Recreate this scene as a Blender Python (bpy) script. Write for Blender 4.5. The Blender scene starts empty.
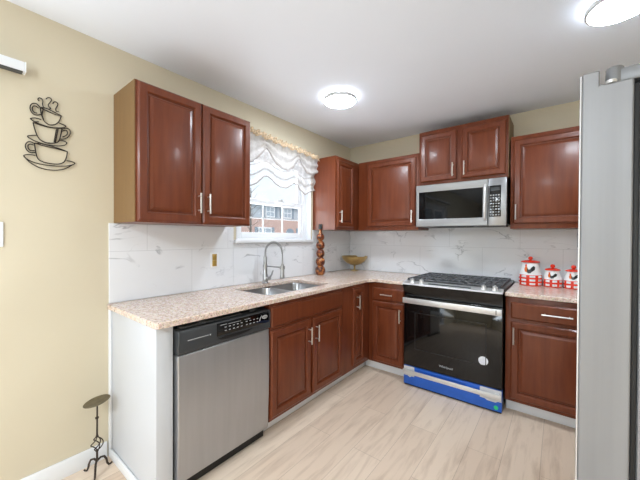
import bpy, bmesh, math, random
from mathutils import Vector, Matrix
random.seed(7)
PI = math.pi
SC = bpy.context.scene
COL = SC.collection

# ------------------------------------------------------------------ camera, world, lights, exposure
cam_data = bpy.data.cameras.new('camera')
cam = bpy.data.objects.new('camera', cam_data)
COL.objects.link(cam)
SC.camera = cam
cam_data.sensor_fit = 'HORIZONTAL'
cam_data.sensor_width = 36.0
cam_data.lens = 302.66 / 640 * 36.0
cam_data.clip_start = 0.02
cam_data.clip_end = 300
_R = Vector((0.7844058, 0.62022862, 0.00489979))
_U = Vector((-0.00936341, 0.00394238, 0.99994839))
_F = Vector((-0.62017729, 0.78441119, -0.00889988))
cam.matrix_world = Matrix(((_R.x, _U.x, -_F.x, 2.1084), (_R.y, _U.y, -_F.y, -3.2852), (_R.z, _U.z, -_F.z, 1.3155), (0, 0, 0, 1)))

world = bpy.data.worlds.new('world')
SC.world = world
world.use_nodes = True
wn = world.node_tree
for n in list(wn.nodes): wn.nodes.remove(n)
w_out = wn.nodes.new('ShaderNodeOutputWorld')
w_bg = wn.nodes.new('ShaderNodeBackground')
w_tc = wn.nodes.new('ShaderNodeTexCoord')
w_noise = wn.nodes.new('ShaderNodeTexNoise')
w_noise.inputs['Scale'].default_value = 2.2
w_noise.inputs['Detail'].default_value = 5
w_ramp = wn.nodes.new('ShaderNodeValToRGB')
w_ramp.color_ramp.elements[0].position = 0.38
w_ramp.color_ramp.elements[0].color = (0.66, 0.82, 0.97, 1)
w_ramp.color_ramp.elements[1].position = 0.58
w_ramp.color_ramp.elements[1].color = (0.95, 0.98, 1.0, 1)
wn.links.new(w_tc.outputs['Generated'], w_noise.inputs['Vector'])
wn.links.new(w_noise.outputs['Fac'], w_ramp.inputs['Fac'])
wn.links.new(w_ramp.outputs['Color'], w_bg.inputs['Color'])
w_bg.inputs['Strength'].default_value = 0.62
wn.links.new(w_bg.outputs[0], w_out.inputs[0])

def area_light(name, loc, rot, sx, sy, power, color=(1, 1, 1)):
    l = bpy.data.lights.new(name, 'AREA')
    l.shape = 'RECTANGLE'; l.size = sx; l.size_y = sy; l.energy = power; l.color = color
    o = bpy.data.objects.new(name, l); COL.objects.link(o)
    o.location = loc; o.rotation_euler = rot
    return o
# daylight through the patio door (left wall) and the sink window, plus two added fill lights at the dining end
area_light('patio_daylight', (-0.25, -4.15, 1.10), (0, -PI / 2 - math.radians(60), 0), 1.9, 1.7, 21, (0.80, 0.91, 1.0))
area_light('added_window_fill', (3.20, -6.10, 1.35), (0, PI / 2 + math.radians(42), 0), 1.3, 2.0, 52, (0.80, 0.91, 1.0))  # added fill, shining in through a made-up window out of view
area_light('added_ceiling_fill', (1.55, -5.3, 2.40), (0, 0, 0), 0.5, 0.5, 46, (0.84, 0.93, 1.0))  # added fill to brighten the back cabinets, no fixture around it
area_light('sink_window_daylight', (-0.35, -1.26, 1.55), (0, -PI / 2 - math.radians(38), 0), 0.8, 0.7, 8, (0.95, 0.98, 1.0))
sun = bpy.data.lights.new('sun', 'SUN'); sun.energy = 0.7; sun.angle = math.radians(3)
sun_o = bpy.data.objects.new('sun', sun); COL.objects.link(sun_o)
sun_o.rotation_euler = (math.radians(38), math.radians(12), math.radians(70))
LAMP = 46.0          # emission of the two round ceiling lamps

SC.view_settings.view_transform = 'Standard'
SC.view_settings.look = 'None'
SC.view_settings.gamma = 1.0
SC.view_settings.use_curve_mapping = False
SC.view_settings.exposure = 1.12

# ------------------------------------------------------------------ helpers
def lin(r, g, b):
    f = lambda c: (c / 255 / 12.92) if c / 255 <= 0.04045 else ((c / 255 + 0.055) / 1.055) ** 2.4
    return (f(r), f(g), f(b), 1.0)

def new_mat(name):
    m = bpy.data.materials.new(name); m.use_nodes = True
    nt = m.node_tree
    return m, nt, nt.nodes['Principled BSDF']

def mat(name, rgb, rough=0.5, metal=0.0, vary=0.06, scale=8.0, stretch=(1, 1, 1), bump=0.0, spec=None, coat=0.0):
    m, nt, p = new_mat(name)
    c = lin(*rgb)
    tc = nt.nodes.new('ShaderNodeTexCoord'); mp = nt.nodes.new('ShaderNodeMapping')
    mp.inputs['Scale'].default_value = stretch
    nz = nt.nodes.new('ShaderNodeTexNoise'); nz.inputs['Scale'].default_value = scale; nz.inputs['Detail'].default_value = 4
    rp = nt.nodes.new('ShaderNodeValToRGB')
    rp.color_ramp.elements[0].position = 0.3; rp.color_ramp.elements[1].position = 0.7
    rp.color_ramp.elements[0].color = tuple(min(1, c[i] * (1 - vary)) for i in range(3)) + (1,)
    rp.color_ramp.elements[1].color = tuple(min(1, c[i] * (1 + vary)) for i in range(3)) + (1,)
    L = nt.links.new
    L(tc.outputs['Object'], mp.inputs['Vector']); L(mp.outputs[0], nz.inputs['Vector']); L(nz.outputs['Fac'], rp.inputs['Fac'])
    L(rp.outputs['Color'], p.inputs['Base Color'])
    p.inputs['Roughness'].default_value = rough; p.inputs['Metallic'].default_value = metal
    if spec is not None: p.inputs['Specular IOR Level'].default_value = spec
    if coat: p.inputs['Coat Weight'].default_value = coat; p.inputs['Coat Roughness'].default_value = 0.15
    if bump:
        b = nt.nodes.new('ShaderNodeBump'); b.inputs['Strength'].default_value = bump; b.inputs['Distance'].default_value = 0.01
        L(nz.outputs['Fac'], b.inputs['Height']); L(b.outputs[0], p.inputs['Normal'])
    return m

def emit_mat(name, rgb, strength):
    m, nt, p = new_mat(name)
    p.inputs['Base Color'].default_value = lin(*rgb)
    p.inputs['Emission Color'].default_value = lin(*rgb)
    p.inputs['Emission Strength'].default_value = strength
    return m

def glass_mat(name, tint=(1, 1, 1, 1), gloss=0.06):
    m, nt, p = new_mat(name)
    tr = nt.nodes.new('ShaderNodeBsdfTransparent'); tr.inputs['Color'].default_value = tint
    gl = nt.nodes.new('ShaderNodeBsdfGlossy'); gl.inputs['Roughness'].default_value = 0.02
    mx = nt.nodes.new('ShaderNodeMixShader'); mx.inputs[0].default_value = gloss
    nt.links.new(tr.outputs[0], mx.inputs[1]); nt.links.new(gl.outputs[0], mx.inputs[2])
    nt.links.new(mx.outputs[0], nt.nodes['Material Output'].inputs['Surface'])
    return m

class MB:
    """collects shapes into one mesh"""
    def __init__(self): self.bm = bmesh.new()
    def _mi(self, faces, mi):
        for f in faces: f.material_index = mi
    def box(self, x0, y0, z0, x1, y1, z1, bev=0.0, mi=0, seg=2):
        n0 = set(self.bm.faces)
        x0, x1 = min(x0, x1), max(x0, x1); y0, y1 = min(y0, y1), max(y0, y1); z0, z1 = min(z0, z1), max(z0, z1)
        v = [self.bm.verts.new(p) for p in ((x0,y0,z0),(x1,y0,z0),(x1,y1,z0),(x0,y1,z0),(x0,y0,z1),(x1,y0,z1),(x1,y1,z1),(x0,y1,z1))]
        fs = [self.bm.faces.new([v[i] for i in q]) for q in ((0,3,2,1),(4,5,6,7),(0,1,5,4),(1,2,6,5),(2,3,7,6),(3,0,4,7))]
        if bev > 0:
            b = min(bev, 0.45 * min(x1 - x0, y1 - y0, z1 - z0))
            es = set(e for f in fs for e in f.edges)
            bmesh.ops.bevel(self.bm, geom=list(es), offset=b, segments=seg, profile=0.5, affect='EDGES', clamp_overlap=True)
        self._mi([f for f in self.bm.faces if f not in n0], mi)
        return self
    def tube(self, pts, r, n=8, mi=0, closed=False, caps=True):
        pts = [Vector(p) for p in pts]; N = len(pts)
        rs = r if isinstance(r, (list, tuple)) else [r] * N
        rings = []; prev = None
        for i, p in enumerate(pts):
            if closed: t = pts[(i + 1) % N] - pts[i - 1]
            else: t = pts[min(i + 1, N - 1)] - pts[max(i - 1, 0)]
            t = t.normalized() if t.length > 1e-9 else Vector((0, 0, 1))
            if prev is None:
                a = Vector((0, 0, 1)) if abs(t.z) < 0.9 else Vector((1, 0, 0))
                u = t.cross(a).normalized()
            else:
                u = prev - t * prev.dot(t)
                u = u.normalized() if u.length > 1e-6 else t.cross(Vector((0, 1, 0))).normalized()
            prev = u; w = t.cross(u)
            rings.append([self.bm.verts.new(p + (u * math.cos(2*PI*k/n) + w * math.sin(2*PI*k/n)) * rs[i]) for k in range(n)])
        m = N if closed else N - 1
        for i in range(m):
            a, b = rings[i], rings[(i + 1) % N]
            for k in range(n):
                f = self.bm.faces.new((a[k], a[(k+1) % n], b[(k+1) % n], b[k])); f.material_index = mi
        if caps and not closed:
            f = self.bm.faces.new(list(reversed(rings[0]))); f.material_index = mi
            f = self.bm.faces.new(rings[-1]); f.material_index = mi
        return self
    def lathe(self, prof, c=(0, 0, 0), n=32, mi=None, mifun=None, axis='z'):
        rings = []
        def put(r, h, k):
            a = 2*PI*k/n
            if axis == 'z': p = (c[0] + r*math.cos(a), c[1] + r*math.sin(a), c[2] + h)
            elif axis == 'y': p = (c[0] + r*math.cos(a), c[1] + h, c[2] + r*math.sin(a))
            else: p = (c[0] + h, c[1] + r*math.cos(a), c[2] + r*math.sin(a))
            return self.bm.verts.new(p)
        for r, h in prof:
            if r < 1e-6: rings.append([put(0, h, 0)])
            else: rings.append([put(r, h, k) for k in range(n)])
        for i in range(len(rings) - 1):
            a, b = rings[i], rings[i+1]
            if len(a) == 1 and len(b) == 1: continue
            for k in range(n):
                k2 = (k + 1) % n
                if len(a) == 1: q = (a[0], b[k2], b[k])
                elif len(b) == 1: q = (a[k], a[k2], b[0])
                else: q = (a[k], a[k2], b[k2], b[k])
                f = self.bm.faces.new(q)
                if mifun: f.material_index = mifun(i, k)
                elif mi is not None: f.material_index = mi
        return self
    def prism(self, poly, fn, d, mi=0):
        """poly of 2D points, fn(u, v, w) -> 3D, thickness d along w"""
        a = [self.bm.verts.new(fn(u, v, 0)) for u, v in poly]; b = [self.bm.verts.new(fn(u, v, d)) for u, v in poly]
        n = len(poly)
        fs = [self.bm.faces.new(list(reversed(a))), self.bm.faces.new(b)]
        for i in range(n): fs.append(self.bm.faces.new((a[i], a[(i+1) % n], b[(i+1) % n], b[i])))
        self._mi(fs, mi); return self
    def loops(self, rings, fill_first=True, fill_last=True, mi=0):
        vs = [[self.bm.verts.new(p) for p in r] for r in rings]
        fs = []
        for a, b in zip(vs, vs[1:]):
            n = len(a)
            for k in range(n): fs.append(self.bm.faces.new((a[k], a[(k+1) % n], b[(k+1) % n], b[k])))
        if fill_first: fs.append(self.bm.faces.new(list(reversed(vs[0]))))
        if fill_last: fs.append(self.bm.faces.new(vs[-1]))
        self._mi(fs, mi); return self
    def build(self, name, mats, parent=None, smooth=35, fix=True):
        if fix: bmesh.ops.recalc_face_normals(self.bm, faces=self.bm.faces[:])
        me = bpy.data.meshes.new(name)
        self.bm.to_mesh(me); self.bm.free()
        for m in (mats if isinstance(mats, (list, tuple)) else [mats]): me.materials.append(m)
        if smooth:
            me.shade_smooth(); me.set_sharp_from_angle(angle=math.radians(smooth))
        o = bpy.data.objects.new(name, me); COL.objects.link(o)
        if parent: o.parent = parent
        return o

def tag(o, label=None, cat=None, group=None, kind=None):
    if label: o['label'] = label
    if cat: o['category'] = cat
    if group: o['group'] = group
    if kind: o['kind'] = kind
    return o
def thing(name, label, cat, loc=(0, 0, 0), rz=0.0, group=None):
    o = bpy.data.objects.new(name, None); COL.objects.link(o)
    o.empty_display_size = 0.05
    o.location = loc; o.rotation_euler = (0, 0, rz)
    return tag(o, label, cat, group)
def copy_tree(o, parent=None):
    c = o.copy(); COL.objects.link(c)
    if parent is not None: c.parent = parent
    for ch in list(o.children): copy_tree(ch, c)
    return c
def struct(name, mb, m, smooth=0):
    return tag(mb.build(name, m, smooth=smooth), kind='structure')
def text_mesh(name, txt, size, m, parent, mw, depth=0.0006):
    cu = bpy.data.curves.new(name, 'FONT'); cu.body = txt; cu.size = size; cu.extrude = depth
    cu.align_x = 'CENTER'; cu.align_y = 'CENTER'
    tmp = bpy.data.objects.new(name + '_src', cu); COL.objects.link(tmp)
    dg = bpy.context.evaluated_depsgraph_get()
    me = bpy.data.meshes.new_from_object(tmp.evaluated_get(dg))
    bpy.data.objects.remove(tmp); bpy.data.curves.remove(cu)
    me.transform(mw); me.materials.clear(); me.materials.append(m); me.name = name
    o = bpy.data.objects.new(name, me); COL.objects.link(o); o.parent = parent
    return o
FRONT = Matrix.Rotation(PI / 2, 4, 'X')      # text lying in XZ, facing -Y

# ------------------------------------------------------------------ materials
M = {}
M['wall'] = mat('wall_paint', (208, 197, 173), 0.85, vary=0.015, scale=2)
M['ceiling'] = mat('ceiling_paint', (238, 243, 252), 0.9, vary=0.01, scale=2)
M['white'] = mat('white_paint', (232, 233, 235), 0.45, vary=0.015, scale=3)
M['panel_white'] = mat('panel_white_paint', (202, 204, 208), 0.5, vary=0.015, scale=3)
M['vinyl'] = mat('white_vinyl', (238, 240, 243), 0.35, vary=0.01)
M['tan'] = mat('tan_side_panel', (122, 92, 55), 0.55, vary=0.06, scale=4, stretch=(6, 6, 0.6))
M['cab_dark'] = mat('cabinet_gap', (38, 20, 18), 0.6)
M['steel'] = mat('brushed_steel', (158, 159, 161), 0.32, 0.85, vary=0.05, scale=3, stretch=(1, 1, 60))
M['steel_dw'] = mat('dishwasher_steel', (176, 177, 180), 0.34, 0.8, vary=0.06, scale=2, stretch=(9, 9, 0.5))
M['steel_light'] = mat('bright_steel', (222, 222, 222), 0.3, 0.6, vary=0.03, scale=3)
M['sink_steel'] = mat('sink_steel', (165, 166, 168), 0.28, 0.95, vary=0.04, scale=20)
M['nickel'] = mat('satin_nickel', (216, 212, 206), 0.3, 0.85, vary=0.02)
M['nickel_dark'] = mat('brushed_nickel', (168, 168, 168), 0.3, 0.9, vary=0.03)
M['black_gloss'] = mat('black_glass', (10, 10, 11), 0.06, vary=0.0, coat=0.0)
M['dark_window'] = mat('dark_window_glass', (8, 8, 9), 0.05, vary=0.0, spec=0.22)
M['black'] = mat('black_plastic', (16, 16, 17), 0.35, vary=0.1)
M['iron'] = mat('cast_iron', (96, 97, 100), 0.55, 0.2, vary=0.15, scale=60)
M['charcoal'] = mat('charcoal_plastic', (62, 64, 66), 0.4, 0.2, vary=0.05)
M['btn'] = mat('button_legend', (176, 178, 180), 0.5, vary=0.02)
M['blue'] = mat('blue_film', (34, 96, 196), 0.32, vary=0.06, scale=6, stretch=(2, 2, 6))
M['green'] = mat('green_sticker', (40, 205, 120), 0.5, vary=0.05)
M['sticker'] = mat('white_sticker', (224, 226, 232), 0.5, vary=0.05, scale=60)
M['tape'] = mat('pale_tape', (206, 206, 206), 0.35, vary=0.05, scale=20)
M['gold'] = mat('gold_metal', (178, 150, 94), 0.35, 0.55, vary=0.1, scale=14)
M['brass'] = mat('brass_plate', (196, 160, 84), 0.35, 0.6, vary=0.05)
M['bronze'] = mat('dark_bronze', (62, 52, 44), 0.5, 0.5, vary=0.15, scale=30)
M['wire'] = mat('black_wire', (44, 36, 30), 0.55, 0.3, vary=0.1)
M['plate'] = mat('antique_plate', (112, 102, 80), 0.45, 0.5, vary=0.2, scale=40)
M['ceramic'] = mat('white_ceramic', (240, 240, 240), 0.2, vary=0.01)
M['red'] = mat('red_glaze', (226, 52, 28), 0.22, vary=0.04)
M['orange'] = mat('orange_glaze', (226, 110, 40), 0.25, vary=0.04)
M['ink'] = mat('black_glaze', (26, 30, 32), 0.25, vary=0.04)
M['fridge'] = mat('fridge_grey', (144, 145, 148), 0.42, 0.25, vary=0.09, scale=1.6, stretch=(12, 12, 0.35))
M['fridge_front'] = mat('fridge_front_steel', (222, 223, 225), 0.25, 0.4, vary=0.02)
M['gasket'] = mat('grey_gasket', (30, 31, 33), 0.6, vary=0.05)
M['hinge'] = mat('hinge_grey', (132, 134, 137), 0.4, 0.3, vary=0.05)
M['lamp_rim'] = mat('lamp_rim', (206, 204, 204), 0.4, 0.2, vary=0.01)
M['lamp'] = emit_mat('lamp_diffuser', (232, 244, 255), LAMP)
M['glow'] = emit_mat('lamp_glow', (232, 244, 255), LAMP * 0.6)
M['glass'] = glass_mat('window_glass')
M['brick'] = mat('pink_brick', (206, 176, 166), 0.9, vary=0.1, scale=20)
M['siding'] = mat('grey_siding', (194, 202, 210), 0.9, vary=0.05, scale=1, stretch=(1, 1, 20))
M['roof'] = mat('roof_shingle', (120, 122, 128), 0.9, vary=0.1)
M['shutter'] = mat('shutter', (146, 160, 172), 0.7)
M['pane'] = mat('far_pane', (176, 188, 198), 0.15)
M['asphalt'] = mat('asphalt', (150, 152, 152), 0.95, vary=0.08, scale=1)
M['leaf'] = mat('leaves', (120, 156, 104), 0.8, vary=0.25, scale=3)
M['bark'] = mat('bark', (120, 112, 104), 0.9, vary=0.2)

def wood_material():
    m, nt, p = new_mat('cherry_wood')
    L = nt.links.new
    tc = nt.nodes.new('ShaderNodeTexCoord'); mp = nt.nodes.new('ShaderNodeMapping'); mp.inputs['Scale'].default_value = (14, 14, 1.2)
    nz = nt.nodes.new('ShaderNodeTexNoise'); nz.inputs['Scale'].default_value = 2.2; nz.inputs['Detail'].default_value = 6; nz.inputs['Roughness'].default_value = 0.6
    rp = nt.nodes.new('ShaderNodeValToRGB')
    rp.color_ramp.elements[0].position = 0.28; rp.color_ramp.elements[1].position = 0.75
    rp.color_ramp.elements[0].color = lin(98, 46, 25); rp.color_ramp.elements[1].color = lin(121, 61, 34)
    L(tc.outputs['Object'], mp.inputs['Vector']); L(mp.outputs[0], nz.inputs['Vector']); L(nz.outputs['Fac'], rp.inputs['Fac'])
    L(rp.outputs['Color'], p.inputs['Base Color'])
    p.inputs['Roughness'].default_value = 0.36; p.inputs['Specular IOR Level'].default_value = 0.32
    p.inputs['Coat Weight'].default_value = 0.16; p.inputs['Coat Roughness'].default_value = 0.16
    return m
M['wood'] = wood_material()

def granite_material():
    m, nt, p = new_mat('pink_granite'); L = nt.links.new
    tc = nt.nodes.new('ShaderNodeTexCoord')
    v = nt.nodes.new('ShaderNodeTexVoronoi'); v.inputs['Scale'].default_value = 130
    n1 = nt.nodes.new('ShaderNodeTexNoise'); n1.inputs['Scale'].default_value = 55; n1.inputs['Detail'].default_value = 8; n1.inputs['Roughness'].default_value = 0.7
    n2 = nt.nodes.new('ShaderNodeTexNoise'); n2.inputs['Scale'].default_value = 120; n2.inputs['Detail'].default_value = 3
    r1 = nt.nodes.new('ShaderNodeValToRGB'); e = r1.color_ramp.elements
    e[0].position = 0.30; e[0].color = lin(176, 146, 128); e[1].position = 0.62; e[1].color = lin(234, 220, 208)
    k = e.new(0.46); k.color = lin(216, 192, 176)
    r2 = nt.nodes.new('ShaderNodeValToRGB'); e = r2.color_ramp.elements
    e[0].position = 0.30; e[0].color = (0.10, 0.08, 0.07, 1); e[1].position = 0.42; e[1].color = (1, 1, 1, 1)
    mx = nt.nodes.new('ShaderNodeMix'); mx.data_type = 'RGBA'; mx.blend_type = 'MULTIPLY'; mx.inputs['Factor'].default_value = 0.8
    mv = nt.nodes.new('ShaderNodeMix'); mv.data_type = 'RGBA'; mv.blend_type = 'SOFT_LIGHT'; mv.inputs['Factor'].default_value = 0.18
    for t in (v, n1, n2): L(tc.outputs['Object'], t.inputs['Vector'])
    L(n1.outputs['Fac'], r1.inputs['Fac']); L(n2.outputs['Fac'], r2.inputs['Fac'])
    L(r1.outputs['Color'], mv.inputs['A']); L(v.outputs['Color'], mv.inputs['B'])
    L(mv.outputs['Result'], mx.inputs['A']); L(r2.outputs['Color'], mx.inputs['B'])
    L(mx.outputs['Result'], p.inputs['Base Color'])
    p.inputs['Roughness'].default_value = 0.16
    return m
M['granite'] = granite_material()

def tile_material(name, horiz):
    """white marble-look tile; horiz = object axis that runs along the wall"""
    m, nt, p = new_mat(name); L = nt.links.new
    tc = nt.nodes.new('ShaderNodeTexCoord'); sp = nt.nodes.new('ShaderNodeSeparateXYZ'); cb = nt.nodes.new('ShaderNodeCombineXYZ')
    L(tc.outputs['Object'], sp.inputs[0]); L(sp.outputs[horiz], cb.inputs['X']); L(sp.outputs['Z'], cb.inputs['Y'])
    off = nt.nodes.new('ShaderNodeVectorMath'); off.operation = 'ADD'; off.inputs[1].default_value = (0.0, -0.914 - 0.005, 0)
    L(cb.outputs[0], off.inputs[0])
    br = nt.nodes.new('ShaderNodeTexBrick')
    br.inputs['Scale'].default_value = 1.0; br.inputs['Mortar Size'].default_value = 0.0016; br.inputs['Mortar Smooth'].default_value = 0.3
    br.inputs['Brick Width'].default_value = 0.61; br.inputs['Row Height'].default_value = 0.305; br.offset = 0.5
    br.inputs['Color1'].default_value = lin(230, 231, 234); br.inputs['Color2'].default_value = lin(230, 231, 234); br.inputs['Mortar'].default_value = lin(204, 205, 208)
    L(off.outputs[0], br.inputs['Vector'])
    # veins: thin bands of a warped noise, present only in patches
    rot = nt.nodes.new('ShaderNodeMapping'); rot.inputs['Rotation'].default_value = (0, 0, 0.75); rot.inputs['Scale'].default_value = (1.0, 2.2, 1.0)
    L(cb.outputs[0], rot.inputs['Vector'])
    nz = nt.nodes.new('ShaderNodeTexNoise'); nz.inputs['Scale'].default_value = 2.6; nz.inputs['Detail'].default_value = 5; nz.inputs['Distortion'].default_value = 0.6
    L(rot.outputs[0], nz.inputs['Vector'])
    sub = nt.nodes.new('ShaderNodeMath'); sub.operation = 'SUBTRACT'; sub.inputs[1].default_value = 0.5
    ab = nt.nodes.new('ShaderNodeMath'); ab.operation = 'ABSOLUTE'
    L(nz.outputs['Fac'], sub.inputs[0]); L(sub.outputs[0], ab.inputs[0])
    r1 = nt.nodes.new('ShaderNodeValToRGB'); r1.color_ramp.elements[0].position = 0.0; r1.color_ramp.elements[0].color = (1, 1, 1, 1)
    r1.color_ramp.elements[1].position = 0.016; r1.color_ramp.elements[1].color = (0, 0, 0, 1)
    L(ab.outputs[0], r1.inputs['Fac'])
    n2 = nt.nodes.new('ShaderNodeTexNoise'); n2.inputs['Scale'].default_value = 5.5; n2.inputs['Detail'].default_value = 2
    L(cb.outputs[0], n2.inputs['Vector'])
    r2 = nt.nodes.new('ShaderNodeValToRGB'); r2.color_ramp.elements[0].position = 0.50; r2.color_ramp.elements[1].position = 0.66
    L(n2.outputs['Fac'], r2.inputs['Fac'])
    mul = nt.nodes.new('ShaderNodeMath'); mul.operation = 'MULTIPLY'; L(r1.outputs['Color'], mul.inputs[0]); L(r2.outputs['Color'], mul.inputs[1])
    mul2 = nt.nodes.new('ShaderNodeMath'); mul2.operation = 'MULTIPLY'; mul2.inputs[1].default_value = 0.65; L(mul.outputs[0], mul2.inputs[0])
    mx = nt.nodes.new('ShaderNodeMix'); mx.data_type = 'RGBA'
    L(mul2.outputs[0], mx.inputs['Factor']); L(br.outputs['Color'], mx.inputs['A']); mx.inputs['B'].default_value = lin(128, 130, 136)
    L(mx.outputs['Result'], p.inputs['Base Color'])
    p.inputs['Roughness'].default_value = 0.12
    return m
M['tile_left'] = tile_material('marble_tile_left', 'Y')
M['tile_back'] = tile_material('marble_tile_back', 'X')

def floor_material():
    m, nt, p = new_mat('oak_laminate'); L = nt.links.new
    tc = nt.nodes.new('ShaderNodeTexCoord'); sp = nt.nodes.new('ShaderNodeSeparateXYZ'); cb = nt.nodes.new('ShaderNodeCombineXYZ')
    L(tc.outputs['Object'], sp.inputs[0]); L(sp.outputs['Y'], cb.inputs['X']); L(sp.outputs['X'], cb.inputs['Y'])
    br = nt.nodes.new('ShaderNodeTexBrick'); br.inputs['Scale'].default_value = 1.0; br.offset = 0.37
    br.inputs['Brick Width'].default_value = 1.22; br.inputs['Row Height'].default_value = 0.185
    br.inputs['Mortar Size'].default_value = 0.0012; br.inputs['Bias'].default_value = 0.0
    br.inputs['Color1'].default_value = lin(228, 208, 187); br.inputs['Color2'].default_value = lin(216, 193, 171); br.inputs['Mortar'].default_value = lin(182, 160, 140)
    L(cb.outputs[0], br.inputs['Vector'])
    mp = nt.nodes.new('ShaderNodeMapping'); mp.inputs['Scale'].default_value = (1.3, 11, 1); L(cb.outputs[0], mp.inputs['Vector'])
    nz = nt.nodes.new('ShaderNodeTexNoise'); nz.inputs['Scale'].default_value = 2.0; nz.inputs['Detail'].default_value = 7; nz.inputs['Roughness'].default_value = 0.62; nz.inputs['Distortion'].default_value = 0.5
    L(mp.outputs[0], nz.inputs['Vector'])
    rp = nt.nodes.new('ShaderNodeValToRGB'); e = rp.color_ramp.elements
    e[0].position = 0.30; e[0].color = (0.66, 0.60, 0.55, 1); e[1].position = 0.52; e[1].color = (1, 1, 1, 1)
    L(nz.outputs['Fac'], rp.inputs['Fac'])
    mx = nt.nodes.new('ShaderNodeMix'); mx.data_type = 'RGBA'; mx.blend_type = 'MULTIPLY'; mx.inputs['Factor'].default_value = 0.65
    L(br.outputs['Color'], mx.inputs['A']); L(rp.outputs['Color'], mx.inputs['B']); L(mx.outputs['Result'], p.inputs['Base Color'])
    p.inputs['Roughness'].default_value = 0.42
    return m
M['floor'] = floor_material()

def sheer_material(name, rgb, alpha):
    m, nt, p = new_mat(name); L = nt.links.new
    tr = nt.nodes.new('ShaderNodeBsdfTransparent'); df = nt.nodes.new('ShaderNodeBsdfDiffuse'); tl = nt.nodes.new('ShaderNodeBsdfTranslucent')
    df.inputs['Color'].default_value = lin(*rgb); tl.inputs['Color'].default_value = lin(*rgb)
    a = nt.nodes.new('ShaderNodeMixShader'); a.inputs[0].default_value = 0.5; L(df.outputs[0], a.inputs[1]); L(tl.outputs[0], a.inputs[2])
    tc = nt.nodes.new('ShaderNodeTexCoord'); nz = nt.nodes.new('ShaderNodeTexNoise'); nz.inputs['Scale'].default_value = 60; L(tc.outputs['Object'], nz.inputs['Vector'])
    mr = nt.nodes.new('ShaderNodeMapRange'); mr.inputs['To Min'].default_value = alpha - 0.15; mr.inputs['To Max'].default_value = alpha + 0.15; L(nz.outputs['Fac'], mr.inputs['Value'])
    b = nt.nodes.new('ShaderNodeMixShader'); L(mr.outputs[0], b.inputs[0]); L(tr.outputs[0], b.inputs[1]); L(a.outputs[0], b.inputs[2])
    L(b.outputs[0], nt.nodes['Material Output'].inputs['Surface'])
    return m
M['sheer'] = sheer_material('sheer_fabric', (214, 211, 210), 0.42)
M['lace'] = sheer_material('lace_trim', (172, 164, 160), 0.75)
M['swag'] = sheer_material('swag_fabric', (212, 208, 206), 0.75)
M['gold_lace'] = mat('gold_ruffle', (204, 178, 146), 0.7, vary=0.4, scale=60)

def gourd_material():
    m, nt, p = new_mat('carved_gourd'); L = nt.links.new
    tc = nt.nodes.new('ShaderNodeTexCoord'); v = nt.nodes.new('ShaderNodeTexVoronoi'); v.inputs['Scale'].default_value = 70
    n = nt.nodes.new('ShaderNodeTexNoise'); n.inputs['Scale'].default_value = 34; n.inputs['Detail'].default_value = 3
    r = nt.nodes.new('ShaderNodeValToRGB'); e = r.color_ramp.elements
    e[0].position = 0.40; e[0].color = lin(40, 18, 10); e[1].position = 0.66; e[1].color = lin(186, 128, 66)
    k = e.new(0.5); k.color = lin(120, 50, 24)
    L(tc.outputs['Object'], v.inputs['Vector']); L(tc.outputs['Object'], n.inputs['Vector']); L(n.outputs['Fac'], r.inputs['Fac'])
    L(r.outputs['Color'], p.inputs['Base Color']); p.inputs['Roughness'].default_value = 0.3
    return m
M['gourd'] = gourd_material()

# ------------------------------------------------------------------ room shell
H = 2.4536
XR, YR = 2.98, -8.75
OP = dict(y0=-1.745, y1=-0.785, z0=1.262, z1=2.12)      # sink window opening
PD = dict(y0=-5.05, y1=-3.25, z0=0.0, z1=2.05)          # patio door opening
struct('floor', MB().box(-0.14, YR - .14, -0.05, XR + .14, 0.14, 0.0), M['floor'])
struct('ceiling', MB().box(-0.14, YR - .14, H, XR + .14, 0.14, H + 0.08), M['ceiling'])
wl = MB()
T = -0.14
wl.box(T, OP['y1'], 0, 0, 0.14, H)
wl.box(T, OP['y0'], 0, 0, OP['y1'], OP['z0']); wl.box(T, OP['y0'], OP['z1'], 0, OP['y1'], H)
wl.box(T, PD['y1'], 0, 0, OP['y0'], H)
wl.box(T, PD['y0'], PD['z1'], 0, PD['y1'], H)
wl.box(T, YR - .14, 0, 0, PD['y0'], H)
struct('wall_left', wl, M['wall'])
struct('wall_back', MB().box(0, 0, 0, XR, 0.14, H), M['wall'])
wr = MB(); DY0, DY1, DZ0, DZ1 = -7.15, -5.05, .75, 2.15
wr.box(XR, DY1, 0, XR + .14, .14, H); wr.box(XR, YR - .14, 0, XR + .14, DY0, H)
wr.box(XR, DY0, 0, XR + .14, DY1, DZ0); wr.box(XR, DY0, DZ1, XR + .14, DY1, H)
struct('wall_right', wr, M['wall'])
struct('wall_rear', MB().box(0, YR - .14, 0, XR, YR, H), M['wall'])
bb = MB(); bb.box(0.0, PD['y1'] + .02, 0, 0.014, -2.662, 0.096, 0.004)
struct('baseboard_left', bb, M['white'], 30)

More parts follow.
